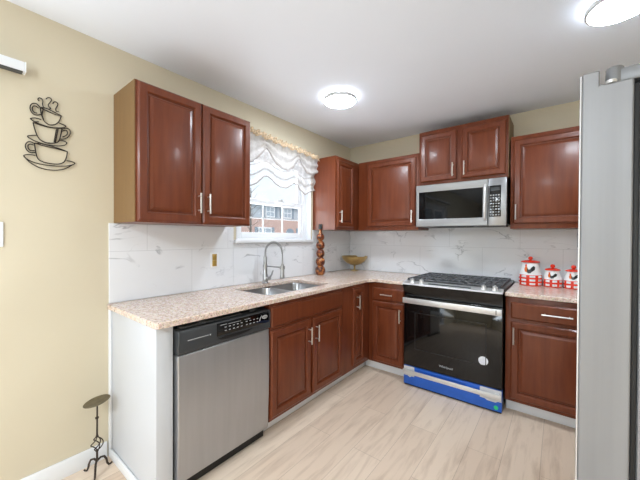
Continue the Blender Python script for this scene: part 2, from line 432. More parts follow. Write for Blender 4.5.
# sink window: recessed double-hung vinyl unit
def build_sink_window():
    w = thing('window_1', 'white double-hung window above the sink', 'window', (0, 0, 0))
    del w['label']; del w['category']; w['kind'] = 'structure'
    y0, y1, z0, z1 = OP['y0'], OP['y1'], OP['z0'], OP['z1']
    f = MB(); fx0, fx1 = -0.13, -0.055
    fw = 0.055
    f.box(fx0, y0 + .002, z0 + .002, fx1, y0 + fw, z1 - .002, .004); f.box(fx0, y1 - fw, z0 + .002, fx1, y1 - .002, z1 - .002, .004)
    f.box(fx0, y0 + fw, z0 + .002, fx1, y1 - fw, z0 + .045, .004); f.box(fx0, y0 + fw, z1 - .05, fx1, y1 - fw, z1 - .002, .004)
    f.build('frame', M['vinyl'], w)
    def sash(x0, x1, za, zb, name, mun):
        s = MB(); a, b = y0 + fw + .001, y1 - fw - .001; sw = 0.046
        s.box(x0, a, za, x1, a + sw, zb, .004); s.box(x0, b - sw, za, x1, b, zb, .004)
        s.box(x0, a + sw, za, x1, b - sw, za + .05, .004); s.box(x0, a + sw, zb - .045, x1, b - sw, zb, .004)
        so = s.build(name, M['vinyl'], w)
        g = MB(); xm = (x0 + x1) / 2
        g.box(xm - .003, a + sw - .004, za + .046, xm + .003, b - sw + .004, zb - .041)
        g.build('pane', M['glass'], so)
        if mun:
            q = MB(); ga, gb = a + sw, b - sw; h0, h1 = za + .05, zb - .045
            for k in (1, 2): q.box(xm + .004, ga + (gb - ga) * k / 3 - .006, h0, xm + .010, ga + (gb - ga) * k / 3 + .006, h1)
            q.box(xm + .004, ga, (h0 + h1) / 2 - .006, xm + .0105, gb, (h0 + h1) / 2 + .006)
            q.build('muntin', M['vinyl'], so)
    zm = 1.668
    sash(-0.088, -0.062, z0 + .046, zm, 'lower_sash', True)
    sash(-0.120, -0.094, zm - .045, z1 - .051, 'upper_sash', False)
    lk = MB(); lk.box(-0.086, -1.20, zm + .001, -0.064, -1.14, zm + .016, .004); lk.box(-0.078, -1.18, zm + .016, -0.068, -1.12, zm + .022, .002)
    lk.build('sash_lock', M['white'], w)
    j = MB()      # white jamb liner
    j.box(-0.055, y1 - .008, z0 + .03, 0.006, y1 - .0005, z1 - .0005, .002); j.box(-0.055, y0 + .0005, z0 + .03, 0.006, y0 + .008, z1 - .0005, .002)
    j.box(-0.055, y0 + .008, z1 - .010, 0.006, y1 - .008, z1 - .0005, .002)
    j.build('jamb', M['vinyl'], w)
    s = MB(); s.box(-0.054, y0 + .001, z0 + .001, 0.0, y1 - .001, z0 + .03); s.box(0.0, y0 - .025, z0 + .001, 0.034, y1 + .020, z0 + .03, .005)
    s.build('window_sill', M['white'], w)
build_sink_window()

# patio door of the dining end (left wall, seen only in reflections)
def build_patio_door():
    d = bpy.data.objects.new('door_1', None); COL.objects.link(d); d['kind'] = 'structure'
    y0, y1, z1 = PD['y0'], PD['y1'], PD['z1']; ym = (y0 + y1) / 2
    f = MB(); f.box(-.13, y0 + .002, 0.001, -.02, y0 + .05, z1 - .002); f.box(-.13, y1 - .05, 0.001, -.02, y1 - .002, z1 - .002); f.box(-.13, y0 + .05, z1 - .05, -.02, y1 - .05, z1 - .002); f.box(-.13, y0 + .05, 0.001, -.02, y1 - .05, .03)
    f.build('frame', M['vinyl'], d)
    for a, b, x in ((y0 + .05, ym + .04, -.11), (ym - .04, y1 - .05, -.06)):
        s = MB(); s.box(x, a, .031, x + .04, a + .08, z1 - .051); s.box(x, b - .08, .031, x + .04, b, z1 - .051); s.box(x, a + .08, .031, x + .04, b - .08, .14); s.box(x, a + .08, z1 - .13, x + .04, b - .08, z1 - .051)
        so = s.build('sash', M['vinyl'], d)
        MB().box(x + .017, a + .079, .139, x + .023, b - .079, z1 - .129).build('pane', M['glass'], so)
build_patio_door()
def build_added_window():
    d = bpy.data.objects.new('added_window', None); COL.objects.link(d); d['kind'] = 'structure'  # unseen window, added to the right wall to let in fill light
    f = MB()
    for a in (DY0 + .002, (DY0 + DY1) / 2 - .025, DY1 - .052): f.box(XR + .03, a, DZ0 + .002, XR + .12, a + .05, DZ1 - .002)
    for a, b in ((DZ0 + .002, DZ0 + .05), (DZ1 - .05, DZ1 - .002)): f.box(XR + .03, DY0 + .052, a, XR + .12, DY1 - .052, b)
    f.build('frame', M['vinyl'], d)
    MB().box(XR + .072, DY0 + .051, DZ0 + .049, XR + .078, DY1 - .051, DZ1 - .049).build('pane', M['glass'], d)
build_added_window()

# backsplashes
bs = MB(); tb = 0.010; ZC = 0.914
bs.box(0.0005, -2.652, ZC + .001, tb, -1.775, 1.394, .0015); bs.box(0.0005, -1.775, ZC + .001, tb, -0.760, OP['z0'] - .001, .0015); bs.box(0.0005, -0.760, ZC + .001, tb, -0.0005, 1.394, .0015)
struct('backsplash_left', bs, M['tile_left'])
struct('backsplash_back', MB().box(tb + .0005, -tb, ZC + .001, 2.42, -0.0005, 1.394, .0015).box(1.0, -tb, 1.394, 1.775, -0.0005, 1.42), M['tile_back'])

# ------------------------------------------------------------------ cabinets
def door_rings(x0, x1, z0, z1, yb, t, raised=True, stile=0.052):
    """nested rectangles of a raised-panel door; yb = back plane, front at yb - t"""
    yf = yb - t
    spec = [(0, yb), (0, yf + .009), (.003, yf + .0065), (.008, yf + .001), (.010, yf)]
    if raised:
        spec += [(stile - .008, yf), (stile - .003, yf + .004), (stile, yf + .0125), (stile + .007, yf + .0135), (stile + .011, yf + .008), (stile + .026, yf + .002), (stile + .029, yf + .001)]
    return [[(x0 + i, y, z0 + i), (x1 - i, y, z0 + i), (x1 - i, y, z1 - i), (x0 + i, y, z1 - i)] for i, y in spec]
def bar_pull(parent, x, z, yf, length, vertical=True):
    h = MB(); r = 0.0055; L2 = length / 2; s = L2 - .018
    if vertical:
        h.tube([(x, yf - .032, z - L2), (x, yf - .032, z + L2)], r, 10)
        for q in (-s, s): h.tube([(x, yf + .0005, z + q), (x, yf - .032, z + q)], .0045, 8)
    else:
        h.tube([(x - L2, yf - .032, z), (x + L2, yf - .032, z)], r, 10)
        for q in (-s, s): h.tube([(x + q, yf + .0005, z), (x + q, yf - .032, z)], .0045, 8)
    h.build('handle', M['nickel'], parent)
def cabinet(name, label, cat, loc, rz, w, d, z0, z1, doors=(), drawers=(), toe=None, side=None, group=None, side_mat=None, hollow=True):
    c = thing(name, label, cat, loc, rz, group)
    b = MB(); t = 0.016; yb = -.002
    b.box(0.0005, yb, z0, t, -d + .018, z1); b.box(w - t, yb, z0, w - .0005, -d + .018, z1)
    b.box(t, yb, z0, w - t, yb - .008, z1); b.box(t, yb - .008, z0, w - t, -d + .018, z0 + t)
    if not toe: b.box(t, yb - .008, z1 - t, w - t, -d + .018, z1)
    b.box(0.0005, -d + .018, z0, w - .0005, -d, z1, .0015)
    b.build('body', M['wood'], c)
    if side:
        for s in side:
            x = -.004 if s == 'l' else w + .0002
            MB().box(x, yb, z0 + .001, x + .004, -d + .0005, z1 - .001).build('side_panel', M[side_mat or 'wood'], c)
    for (x0, x1, a, bz, hx, hz) in doors:
        dm = MB(); dm.loops(door_rings(x0, x1, a, bz, -d - .0005, .02))
        do = dm.build('door', M['wood'], c, smooth=25)
        if hx is not None: bar_pull(do, hx, hz, -d - .0205, .125)
    for (x0, x1, a, bz, hl) in drawers:
        dm = MB(); dm.loops(door_rings(x0, x1, a, bz, -d - .0005, .02, raised=False))
        do = dm.build('drawer' if hl else 'false_front', M['wood'], c, smooth=25)
        if hl: bar_pull(do, (x0 + x1) / 2, (a + bz) / 2, -d - .0205, hl, False)
    if toe:
        k = MB(); k.box(toe[0], -.04, 0.001, toe[1], -toe[2], z0 - .0005, .002)
        k.build('toe_kick', M['white'], c)
    return c
R90 = PI / 2
# --- wall cabinets
cabinet('wall_cabinet', 'double-door cherry wall cabinet left of the sink window, over the dishwasher', 'cabinet', (0, -2.621, 0), R90, 768e-3, .312, 1.395, 2.164,
        doors=[(.006, .378, 1.400, 2.158, .353, 1.525), (.386, .762, 1.400, 2.158, .416, 1.525)], side='l', side_mat='tan')
cabinet('wall_cabinet', 'narrow cherry wall cabinet right of the sink window, turned to the left wall corner', 'cabinet', (0, -.745, 0), R90, .743, .300, 1.395, 2.158,
        doors=[(.018, .335, 1.425, 2.12, .045, 1.53)], side='l')
cabinet('wall_cabinet', 'cherry single-door wall cabinet left of the microwave on the back wall', 'cabinet', (.312, 0, 0), 0, .694, .310, 1.395, 2.158,
        doors=[(.118, .668, 1.435, 2.125, .640, 1.53)])
cabinet('wall_cabinet', 'short two-door cherry cabinet raised above the microwave', 'cabinet', (1.008, 0, 0), 0, .759, .310, 1.826, 2.352,
        doors=[(.020, .352, 1.858, 2.315, .326, 1.945), (.396, .744, 1.858, 2.315, .424, 1.945)], side='r', side_mat='tan')
cabinet('wall_cabinet', 'cherry single-door wall cabinet right of the microwave, above the canisters', 'cabinet', (1.784, 0, 0), 0, .612, .310, 1.395, 2.158,
        doors=[(.022, .590, 1.435, 2.125, .042, 1.53)])
# --- base cabinets
BZ = 0.882
cabinet('base_cabinet', 'cherry sink base cabinet with two doors right of the dishwasher', 'cabinet', (0, -1.944, 0), R90, .844, .628, .10, BZ,
        doors=[(.005, .404, .125, .700, .376, .585), (.434, .828, .125, .700, .462, .585)], drawers=[(.005, .828, .722, .855, 0)], toe=(0, .844, .552))
cabinet('base_cabinet', 'corner cherry base cabinet with one very narrow door and long handle', 'cabinet', (0, -1.098, 0), R90, 1.094, .628, .10, BZ,
        doors=[(.160, .366, .140, .845, .215, .72)], toe=(0, .545, .552))
cabinet('base_cabinet', 'cherry base cabinet with one drawer and door left of the range', 'cabinet', (.632, 0, 0), 0, .378, .628, .10, BZ,
        doors=[(.046, .366, .122, .700, .338, .595)], drawers=[(.046, .366, .716, .832, .12)], toe=(-.0795, .378, .552))
cabinet('base_cabinet', 'cherry base cabinet with one drawer and door right of the range', 'cabinet', (1.796, 0, 0), 0, .604, .628, .10, BZ,
        doors=[(.034, .575, .125, .700, .056, .60)], drawers=[(.034, .575, .722, .845, .17)], toe=(0, .608, .552))

# --- white end panel left of the dishwasher
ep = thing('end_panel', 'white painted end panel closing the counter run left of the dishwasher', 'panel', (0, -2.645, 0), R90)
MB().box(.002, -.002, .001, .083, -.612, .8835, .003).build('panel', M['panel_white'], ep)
MB().box(-.010, -.001, .001, .0015, -.030, .8835, .003).build('corner_trim', M['white'], ep)
MB().box(-.012, -.031, .001, .0015, -.616, .055, .005).build('shoe_molding', M['white'], ep)

# ------------------------------------------------------------------ countertops
def rrect(x0, x1, y0, y1, r, n=6):
    pts = []
    for cx, cy, a0 in ((x1 - r, y1 - r, 0), (x0 + r, y1 - r, 90), (x0 + r, y0 + r, 180), (x1 - r, y0 + r, 270)):
        for k in range(n + 1):
            a = math.radians(a0 + 90 * k / n); pts.append((cx + r * math.cos(a), cy + r * math.sin(a)))
    return pts
SKL = (0.145, 0.560, -1.870, -1.545)     # left bowl x0 x1 y0 y1
SKR = (0.120, 0.545, -1.520, -1.165)
def slab(name, outer, holes, z0, z1, label):
    bm = bmesh.new(); es = []
    for lp in [outer] + holes:
        vs = [bm.verts.new((x, y, z1)) for x, y in lp]
        es += [bm.edges.new((vs[i], vs[(i + 1) % len(vs)])) for i in range(len(vs))]
    bmesh.ops.triangle_fill(bm, use_beauty=True, use_dissolve=False, edges=es)
    bmesh.ops.recalc_face_normals(bm, faces=bm.faces[:])
    r = bmesh.ops.extrude_face_region(bm, geom=bm.faces[:])
    for v in [g for g in r['geom'] if isinstance(g, bmesh.types.BMVert)]: v.co.z = z0
    bmesh.ops.recalc_face_normals(bm, faces=bm.faces[:])
    bmesh.ops.dissolve_limit(bm, angle_limit=.01, verts=bm.verts[:], edges=bm.edges[:])
    mb = MB(); mb.bm.free(); mb.bm = bm
    o = mb.build(name, M['granite'], smooth=30)
    bv = o.modifiers.new('edge', 'BEVEL'); bv.width = .005; bv.segments = 3; bv.limit_method = 'ANGLE'; bv.angle_limit = math.radians(60)
    tag(o, label, 'countertop'); return o
D = .658
L_outer = [(.0105, -2.664), (.645, -2.664), (D, -2.651), (D, -.715), (.715, -D), (1.011, -D), (1.011, -.0105), (.0105, -.0105)]
hole = rrect(.132, .552, -1.876, -1.160, .06)
slab('countertop', L_outer, [hole], .884, ZC, 'long L-shaped pinkish granite countertop holding the sink')
slab('countertop', [(1.794, -D), (2.41, -D), (2.41, -.0105), (1.794, -.0105)], [], .884, ZC, 'short granite countertop right of the range under the canisters')

# ------------------------------------------------------------------ sink and faucet
sk = thing('sink', 'double-bowl stainless steel sink set under the granite counter', 'sink', (0, 0, 0))
def bowl(x0, x1, y0, y1, depth):
    b = MB(); zt = .8832
    lp = lambda i, z, r: [(x, y, z) for x, y in rrect(x0 + i, x1 - i, y0 + i, y1 - i, r)]
    b.loops([lp(-.010, zt, .065), lp(0, zt, .06), lp(.004, zt - .01, .058), lp(.010, zt - depth + .03, .052), lp(.018, zt - depth + .008, .045), lp(.04, zt - depth, .03),
             lp(.04, zt - depth - .003, .03), lp(.014, zt - depth + .004, .05), lp(.006, zt - depth + .03, .055), lp(-.001, zt - .012, .062), lp(-.010, zt - .003, .066)], fill_first=False, fill_last=False)
    bm = b.bm
    # close bottom inside and outside, and the flange rim
    bm.verts.ensure_lookup_table(); n = 28
    V = bm.verts
    bm.faces.new([V[5 * n + k] for k in range(n)]); bm.faces.new([V[6 * n + k] for k in range(n)])
    for k in range(n): bm.faces.new((V[k], V[(k+1) % n], V[10 * n + (k+1) % n], V[10 * n + k]))
    bo = b.build('bowl', M['sink_steel'], sk, smooth=50)
    dr = MB(); dr.lathe([(0, .004), (.022, .003), (.040, .006), (.043, .002), (.043, .0005)], ((x0 + x1) / 2, (y0 + y1) / 2, zt - depth), 24)
    dr.build('drain', M['nickel_dark'], bo)
bowl(.140, .545, -1.868, -1.535, .19)
bowl(.140, .545, -1.512, -1.168, .19)

fc = thing('faucet', 'spring-neck pull-down kitchen faucet in brushed nickel behind the sink', 'faucet', (.100, -1.512, ZC))
b = MB(); b.lathe([(0, .0005), (.030, .0005), (.030, .006), (.026, .010), (.023, .014), (.023, .075), (.019, .082), (.016, .16), (.016, .225), (.013, .232), (0, .232)], n=24)
b.build('body', M['nickel_dark'], fc)
path = []
for k in range(25):
    a = PI - PI * k / 24
    path.append((.105 + .105 * math.cos(a), 0, .265 + .092 * math.sin(a)))
hp = [(0, 0, .225)] + path + [(.210, 0, .22), (.210, 0, .172)]
MB().tube(hp, .0048, 10).build('hose', M['nickel_dark'], fc)
def resample(pts, n):
    P = [Vector(p) for p in pts]; L = [0]
    for a, c in zip(P, P[1:]): L.append(L[-1] + (c - a).length)
    out = []
    for i in range(n):
        s = L[-1] * i / (n - 1); j = max(k for k in range(len(L)) if L[k] <= s + 1e-9); j = min(j, len(P) - 2)
        out.append(P[j].lerp(P[j + 1], (s - L[j]) / max(1e-9, L[j + 1] - L[j])))
    return out
turns, seg = 44, 10
base = resample(hp[:-2], turns * seg)
coil = []
for i, p in enumerate(base):
    t = (base[min(i + 1, len(base) - 1)] - base[max(i - 1, 0)]).normalized(); u = Vector((0, 1, 0)); w = t.cross(u)
    a = 2 * PI * i / seg; coil.append(p + (u * math.cos(a) + w * math.sin(a)) * .0085)
MB().tube(coil, .0020, 5).build('spring', M['nickel_dark'], fc)
sh = MB(); sh.lathe([(0, .058), (.018, .058), (.021, .064), (.019, .080), (.0155, .095), (.0145, .150), (.011, .172), (.008, .180), (0, .180)], (.210, 0, 0), 20)
sh.build('spray_head', M['nickel_dark'], fc)
hm = MB(); hm.tube([(.012, 0, .150), (.195, 0, .150)], .006, 10); hm.lathe([(.0225, -.012), (.0225, .012), (.0165, .012), (.0165, -.012), (.0225, -.012)], (.210, 0, .150), 20); hm.lathe([(.021, -.012), (.021, .012), (.0162, .012), (.0162, -.012), (.021, -.012)], (0, 0, .150), 20)
hm.build('holder_arm', M['nickel_dark'], fc)
lv = MB(); lv.tube([(0, .0, .045), (.052, .012, .045)], .014, 14); lv.tube([(.045, .010, .050), (.062, .016, .075), (.078, .020, .115)], [.008, .007, .005], 10)
lv.build('lever', M['nickel_dark'], fc)

# ------------------------------------------------------------------ dishwasher  (local x along the wall, -y to the room)
dw = thing('dishwasher', 'stainless front dishwasher with black control panel between end panel and sink base', 'dishwasher', (0, -2.558, 0), R90)
W = .610
MB().box(.004, -.03, .072, W - .004, -.585, .868).build('body', M['black'], dw)
dp = MB()
prof = [(-.590, .074), (-.628, .074), (-.636, .088), (-.642, .30), (-.644, .50), (-.642, .66), (-.640, .722), (-.590, .722)]
dp.prism(prof, lambda u, v, w: (.006 + w, u, v), W - .012)
dpo = dp.build('door_panel', M['steel_dw'], dw)
bv = dpo.modifiers.new('edge', 'BEVEL'); bv.width = .006; bv.segments = 3; bv.limit_method = 'ANGLE'; bv.angle_limit = math.radians(50)
cp = MB(); prof = [(-.590, .726), (-.642, .726), (-.650, .735), (-.652, .83), (-.644, .848), (-.590, .852)]
cp.prism(prof, lambda u, v, w: (.004 + w, u, v), W - .008)
cpo = cp.build('control_panel', M['charcoal'], dw)
bv = cpo.modifiers.new('edge', 'BEVEL'); bv.width = .004; bv.segments = 2; bv.limit_method = 'ANGLE'; bv.angle_limit = math.radians(40)
MB().box(.215, -.650, .772, W - .022, -.6545, .842, .002).build('display_bezel', M['black_gloss'], cpo)
for r in range(2):
    for k in range(9):
        x = .262 + k * .027 + (.010 if k > 4 else 0)
        MB().box(x, -.6540, .792 + r * .019, x + .012, -.6556, .7965 + r * .019, .0006).build('button', M['btn'], cpo)
lg = MB(); lg.box(.235, -.6540, .828, .275, -.6552, .831); lg.box(.285, -.6540, .826, .372, -.6552, .828); lg.box(.395, -.6540, .826, .44, -.6552, .828)
lg.build('printed_legend', M['btn'], cpo); lg = MB(); lg.box(.05, -.6515, .792, .165, -.6532, .7955); lg.box(.172, -.6515, .790, .178, -.6532, .797)
lg.build('printed_legend', M['btn'], cpo)
bg = MB(); bg.lathe([(0, -.0025), (.021, -.0025), (.022, -.001), (.022, .0), (0, 0)], (0, 0, 0), 24, axis='y')
for v in bg.bm.verts: v.co = Vector((v.co.x + .553, v.co.y - .6543, v.co.z * .55 + .812))
bgo = bg.build('badge', M['steel_light'], cpo)
text_mesh('badge_lettering', 'Whirlpool', .0085, M['ink'], bgo, Matrix.Translation((.553, -.6574, .812)) @ FRONT, .0003)
ch = MB(); ch.prism([(.508, .792), (.514, .812), (.530, .828), (.528, .818), (.518, .808), (.516, .794)], lambda u, v, w: (u, -.6540 - w, v), .0012)
ch.build('check_mark', M['btn'], cpo)
pk = MB(); pk.prism([(.20 + .02, .760), (.26, .764), (.34, .764), (.40, .764), (.47, .766), (.43, .754), (.36, .746), (.28, .746), (.24, .750)], lambda u, v, w: (u, -.6500 - w, v), .0035)
pk.build('handle_pocket', M['black'], cpo)
lt = MB(); lt.box(.02, -.60, .853, .40, -.632, .862, .003); lt.box(.12, -.615, .862, .16, -.632, .870, .002); lt.box(.46, -.615, .855, .50, -.63, .868, .002)
lt.build('top_trim', M['charcoal'], dw)
MB().box(.006, -.05, .002, W - .006, -.585, .070).build('kick_plate', M['black'], dw)

# ------------------------------------------------------------------ range (front faces -y)
rg = thing('range', 'black and stainless slide-in gas range with blue film on its drawer', 'range', (1.0185, 0, 0))
W = .768
MB().box(.003, -.02, .035, W - .003, -.640, .900).build('body', M['black'], rg)
for x in (.04, W - .04):
    for y in (-.06, -.60):
        MB().lathe([(0, .001), (.018, .001), (.018, .008), (.012, .010), (.012, .034), (0, .034)], (x, y, 0), 12).build('foot', M['black'], rg)
ct = MB(); ct.box(-.006, -.018, .9165, W + .005, -.655, .932, .004); ct.box(.003, -.02, .901, W - .003, -.64, .9165)
ct.build('cooktop', M['black'], rg)
cs = MB(); cs.prism([(-.640, .905), (-.640, .930), (-.655, .934), (-.722, .916), (-.728, .905)], lambda u, v, w: (.0 + w, u, v), W)
cso = cs.build('control_console', M['steel_light'], rg)
sl = math.atan2(.018, .067)
def knob(x):
    k = MB(); k.lathe([(.021, 0), (.021, .006), (.018, .010), (.016, .026), (.0145, .030), (0, .031)], n=24); k.box(-.003, -.017, .026, .003, .017, .036, .002)
    mw = Matrix.Translation((x, -.690, .9245)) @ Matrix.Rotation(sl, 4, 'X')
    k.bm.transform(mw); k.build('knob', M['steel_light'], cso)
for x in (.080, .160, .640, .715): knob(x)
MB().box(.22, -.666, .9215, .55, -.706, .9265, .001).build('display_strip', M['charcoal'], cso).matrix_basis = Matrix.Translation((0, 0, 0))
fa = MB(); fa.prism([(-.640, .904), (-.724, .904), (-.716, .880), (-.690, .845), (-.686, .800), (-.640, .800)], lambda u, v, w: (.002 + w, u, v), W - .004)
fa.build('front_fascia', M['black_gloss'], rg)
def grate(x0, x1, y0, y1):
    g = MB(); z = .951; r = .0065
    def bar(a, c): g.box(min(a[0], c[0]) - r, min(a[1], c[1]) - r, z - .014, max(a[0], c[0]) + r, max(a[1], c[1]) + r, z, .003, seg=1)
    bar((x0, y0), (x1, y0)); bar((x0, y1), (x1, y1)); bar((x0, y0), (x0, y1)); bar((x1, y0), (x1, y1))
    ym = (y0 + y1) / 2; xm = (x0 + x1) / 2
    bar((x0, ym), (x1, ym)); bar((xm, y0), (xm, y1))
    for yy in ((y0 * 3 + y1) / 4, (y0 + 3 * y1) / 4): bar((x0, yy), (x1, yy))
    for q in (.25, .75): bar((x0 + (x1 - x0) * q, y0), (x0 + (x1 - x0) * q, y1))
    for x in (x0, x1):
        for y in (y0, y1): g.box(x - .008, y - .008, .9325, x + .008, y + .008, z - .012, .002)
    g.build('grate', M['iron'], rg)
grate(.018, .252, -.628, -.045); grate(.268, .490, -.628, -.045); grate(.506, .740, -.628, -.045)
for x, y, r in ((.135, -.19, .036), (.135, -.48, .046), (.38, -.335, .05), (.62, -.19, .036), (.62, -.48, .046)):
    bn = MB(); bn.lathe([(r * 1.25, 0), (r * 1.25, .006), (r, .009), (r, .016), (r * .8, .019), (0, .019)], (x, y, .9325), 24); bn.build('burner', M['iron'], rg)
dr = MB(); dr.box(.002, -.641, .182, W - .002, -.686, .796, .004)
dro = dr.build('oven_door', M['black_gloss'], rg)
wn_ = MB(); x0, x1, z0, z1 = .10, .66, .335, .66
ring_out = rrect(x0, x1, z0, z1, .012); ring_in = rrect(x0 + .006, x1 - .006, z0 + .006, z1 - .006, .008)
wn_.loops([[(x, -.6862, z) for x, z in ring_out], [(x, -.6872, z) for x, z in ring_out], [(x, -.6872, z) for x, z in ring_in], [(x, -.6862, z) for x, z in ring_in]], False, False)
wn_.build('window_outline', M['black'], dro)
hb = MB(); hb.box(.005, -.718, .742, W - .002, -.732, .790, .005); hb.box(.008, -.6865, .748, .034, -.718, .784, .003); hb.box(W - .034, -.6865, .748, W - .006, -.718, .784, .003)
hbo = hb.build('handle', M['steel_light'], dro)
MB().box(W - .042, -.7321, .750, W - .036, -.7330, .782).build('handle_mark', M['charcoal'], hbo)
text_mesh('lettering', 'Whirlpool', .026, M['btn'], dro, Matrix.Translation((.365, -.6868, .245)) @ FRONT, .0004)
st = MB(); st.lathe([(0, -.0008), (.034, -.0008), (.034, 0), (0, 0)], (.640, -.6862, .372), 28, axis='y')
st.build('round_sticker', M['sticker'], dro)
dw_ = MB(); dw_.box(.002, -.641, .012, W - .002, -.684, .175, .004)
dwo = dw_.build('storage_drawer', M['blue'], rg); dwo['label'] = 'storage drawer front under blue film'
hb = MB(); hb.box(.004, -.708, .115, W - .004, -.718, .151, .004); hb.box(.02, -.6845, .119, .05, -.708, .147, .003); hb.box(W - .05, -.6845, .119, W - .02, -.708, .147, .003)
hb.build('drawer_handle', M['steel_light'], dwo)
for xa, xb in ((.004, .100), (W - .150, W - .004)):
    tp = MB(); tp.box(xa, -.6845, .089, xb, -.6862, .173, .0006); tp.prism([(xa + .03, .091), (xa + .05, .080), (xb - .04, .078), (xb - .02, .091)], lambda u, v, w: (u, -.6845 - w, v), .0015); tp.build('tape_tab', M['tape'], dwo)
gs = MB(); gs.lathe([(0, -.0008), (.015, -.0008), (.015, 0), (0, 0)], (W - .040, -.6842, .040), 20, axis='y'); gs.build('green_sticker', M['green'], dwo)
bl = MB(); bl.box(.12, -.6845, .156, .52, -.690, .174, .001); bl.build('film_fold', M['blue'], dwo)
MB().box(.006, -.600, .002, W - .006, -.676, .0115).build('base_rail', M['black'], rg)

# ------------------------------------------------------------------ microwave
mw_ = thing('microwave', 'stainless over-the-range microwave with black door window', 'microwave', (1.010, 0, 0))
W = .759; z0, z1 = 1.4206, 1.8200
MB().box(.002, -.012, z0 + .012, W - .002, -.360, z1).build('body', M['black'], mw_)
dm = MB(); dx = .622
a0, a1, b0, b1 = .030, .583, 1.492, 1.750
rings = lambda i, y: [(.001 + i, y, z0 + i), (dx - i, y, z0 + i), (dx - i, y, z1 - .002 - i), (.001 + i, y, z1 - .002 - i)]
inn = lambda i, y: [(a0 + i, y, b0 + i), (a1 - i, y, b0 + i), (a1 - i, y, b1 - i), (a0 + i, y, b1 - i)]
dm.loops([rings(0, -.3605), rings(0, -.392), rings(.005, -.397), inn(-.004, -.397), inn(0, -.394), inn(0, -.3605)], True, False)
bm = dm.bm
dmo = dm.build('door', M['steel'], mw_, smooth=40)
MB().box(a0 + .0002, -.386, b0 + .0002, a1 - .0002, -.3925, b1 - .0002).build('door_window', M['dark_window'], dmo)
hh = MB(); hh.tube([(.602, -.397, 1.47), (.602, -.414, 1.49), (.602, -.420, 1.58), (.602, -.420, 1.66), (.602, -.414, 1.745), (.602, -.397, 1.77)], .010, 12)
hh.build('handle', M['steel_light'], dmo)
cpn = MB(); cpn.box(dx + .003, -.3605, z0, W - .001, -.397, z1 - .002, .004)
cpo = cpn.build('control_panel', M['steel'], mw_)
MB().box(.632, -.3972, 1.495, .718, -.4000, 1.756, .0015).build('keypad', M['black_gloss'], cpo)
for r in range(8):
    for k in range(4):
        x = .638 + k * .0195; z = 1.505 + r * .0235
        MB().box(x, -.3998, z, x + .012, -.4012, z + .011, .0005).build('button', M['btn'] if (r + k) % 3 else M['hinge'], cpo)
MB().box(.642, -.3998, 1.712, .708, -.4008, 1.740).build('clock_display', M['charcoal'], cpo)
vb = MB(); vb.box(.03, -.06, z0 - .004, W - .03, -.350, z0 + .0115, .003)
vb.build('bottom_tray', M['black'], mw_)
vg = MB(); vg.prism([(.18, z0 - .0008), (.22, z0 - .010), (.50, z0 - .010), (.54, z0 - .0008)], lambda u, v, w: (u, -.366 - w, v), .02); vg.build('vent_lip', M['black'], mw_)

# ------------------------------------------------------------------ fridge, seen edge-on from its hinge side
fr = thing('refrigerator', 'tall grey stainless refrigerator at the right edge, seen from its hinge side', 'refrigerator', (2.155, -2.150, 0), math.radians(-2.3))
MB().box(.117, .002, .030, .76, .905, 1.735, .008).build('body', M['fridge'], fr)
def fdoor(ya, yb_, za, zb, notch, name):
    d = MB()
    prof = [(.0, za), (.104, za), (.104, zb - .042), (.037, zb - .042), (.037, zb), (.0, zb)] if notch else [(0, za), (.104, za), (.104, zb), (0, zb)]
    d.prism(prof, lambda u, v, w: (u, ya + w, v), yb_ - ya)
    o = d.build(name, M['fridge'], fr)
    bvm = o.modifiers.new('edge', 'BEVEL'); bvm.width = .004; bvm.segments = 2; bvm.limit_method = 'ANGLE'
    MB().box(-.0045, ya + .001, za + .003, -.0003, yb_ - .001, zb - .003, .002).build('front_skin', M['fridge_front'], o)
    MB().box(.1045, ya + .008, za + .012, .1165, yb_ - .012, min(zb, 1.738) - .012, .003).build('gasket', M['gasket'], o)
fdoor(0.0, .450, .60, 1.780, True, 'door'); fdoor(.456, .905, .60, 1.780, True, 'door'); fdoor(0.0, .905, .06, .592, False, 'freezer_drawer')
hg = MB(); hg.lathe([(0, 0), (.019, 0), (.019, .044), (.017, .047), (0, .047)], (.068, .030, 1.7395), 24); hg.box(.075, .014, 1.7395, .30, .10, 1.778, .006)
hg.build('hinge_cover', M['hinge'], fr)
hp_ = MB(); hp_.lathe([(0, .0), (.012, .0), (.012, .008), (0, .008)], (.060, .008, 1.7385), 16); hp_.build('hinge_pin', M['steel_light'], fr)
for x in (.16, .70):
    for y in (.06, .85): MB().lathe([(0, .001), (.02, .001), (.02, .02), (.012, .022), (.012, .032), (0, .032)], (x, y, 0), 12).build('foot', M['black'], fr)

# ------------------------------------------------------------------ ceiling lights
def ceiling_light(loc, label):
    t = thing('ceiling_light', label, 'ceiling light', loc, 0)
    g = MB(); g.lathe([(.095, -.0005), (.118, -.0005), (.118, -.012), (.095, -.012), (.095, -.0005)], n=48); g.build('glow_ring', M['glow'], t)
    r = MB(); r.lathe([(0, -.0125), (.130, -.0125), (.134, -.015), (.134, -.040), (.130, -.0425), (.124, -.0425), (.124, -.035), (0, -.035)], n=64); r.build('rim', M['lamp_rim'], t)
    d = MB(); d.lathe([(0, -.0455), (.08, -.045), (.118, -.043), (.1235, -.040), (.1235, -.0355), (0, -.0355)], n=64); d.build('diffuser', M['lamp'], t)
    return t
ceiling_light((.705, -1.258, H), 'round flush ceiling light over the kitchen floor near the wall cabinets')
ceiling_light((2.330, -1.268, H), 'round flush ceiling light cut by the top edge, above the refrigerator')

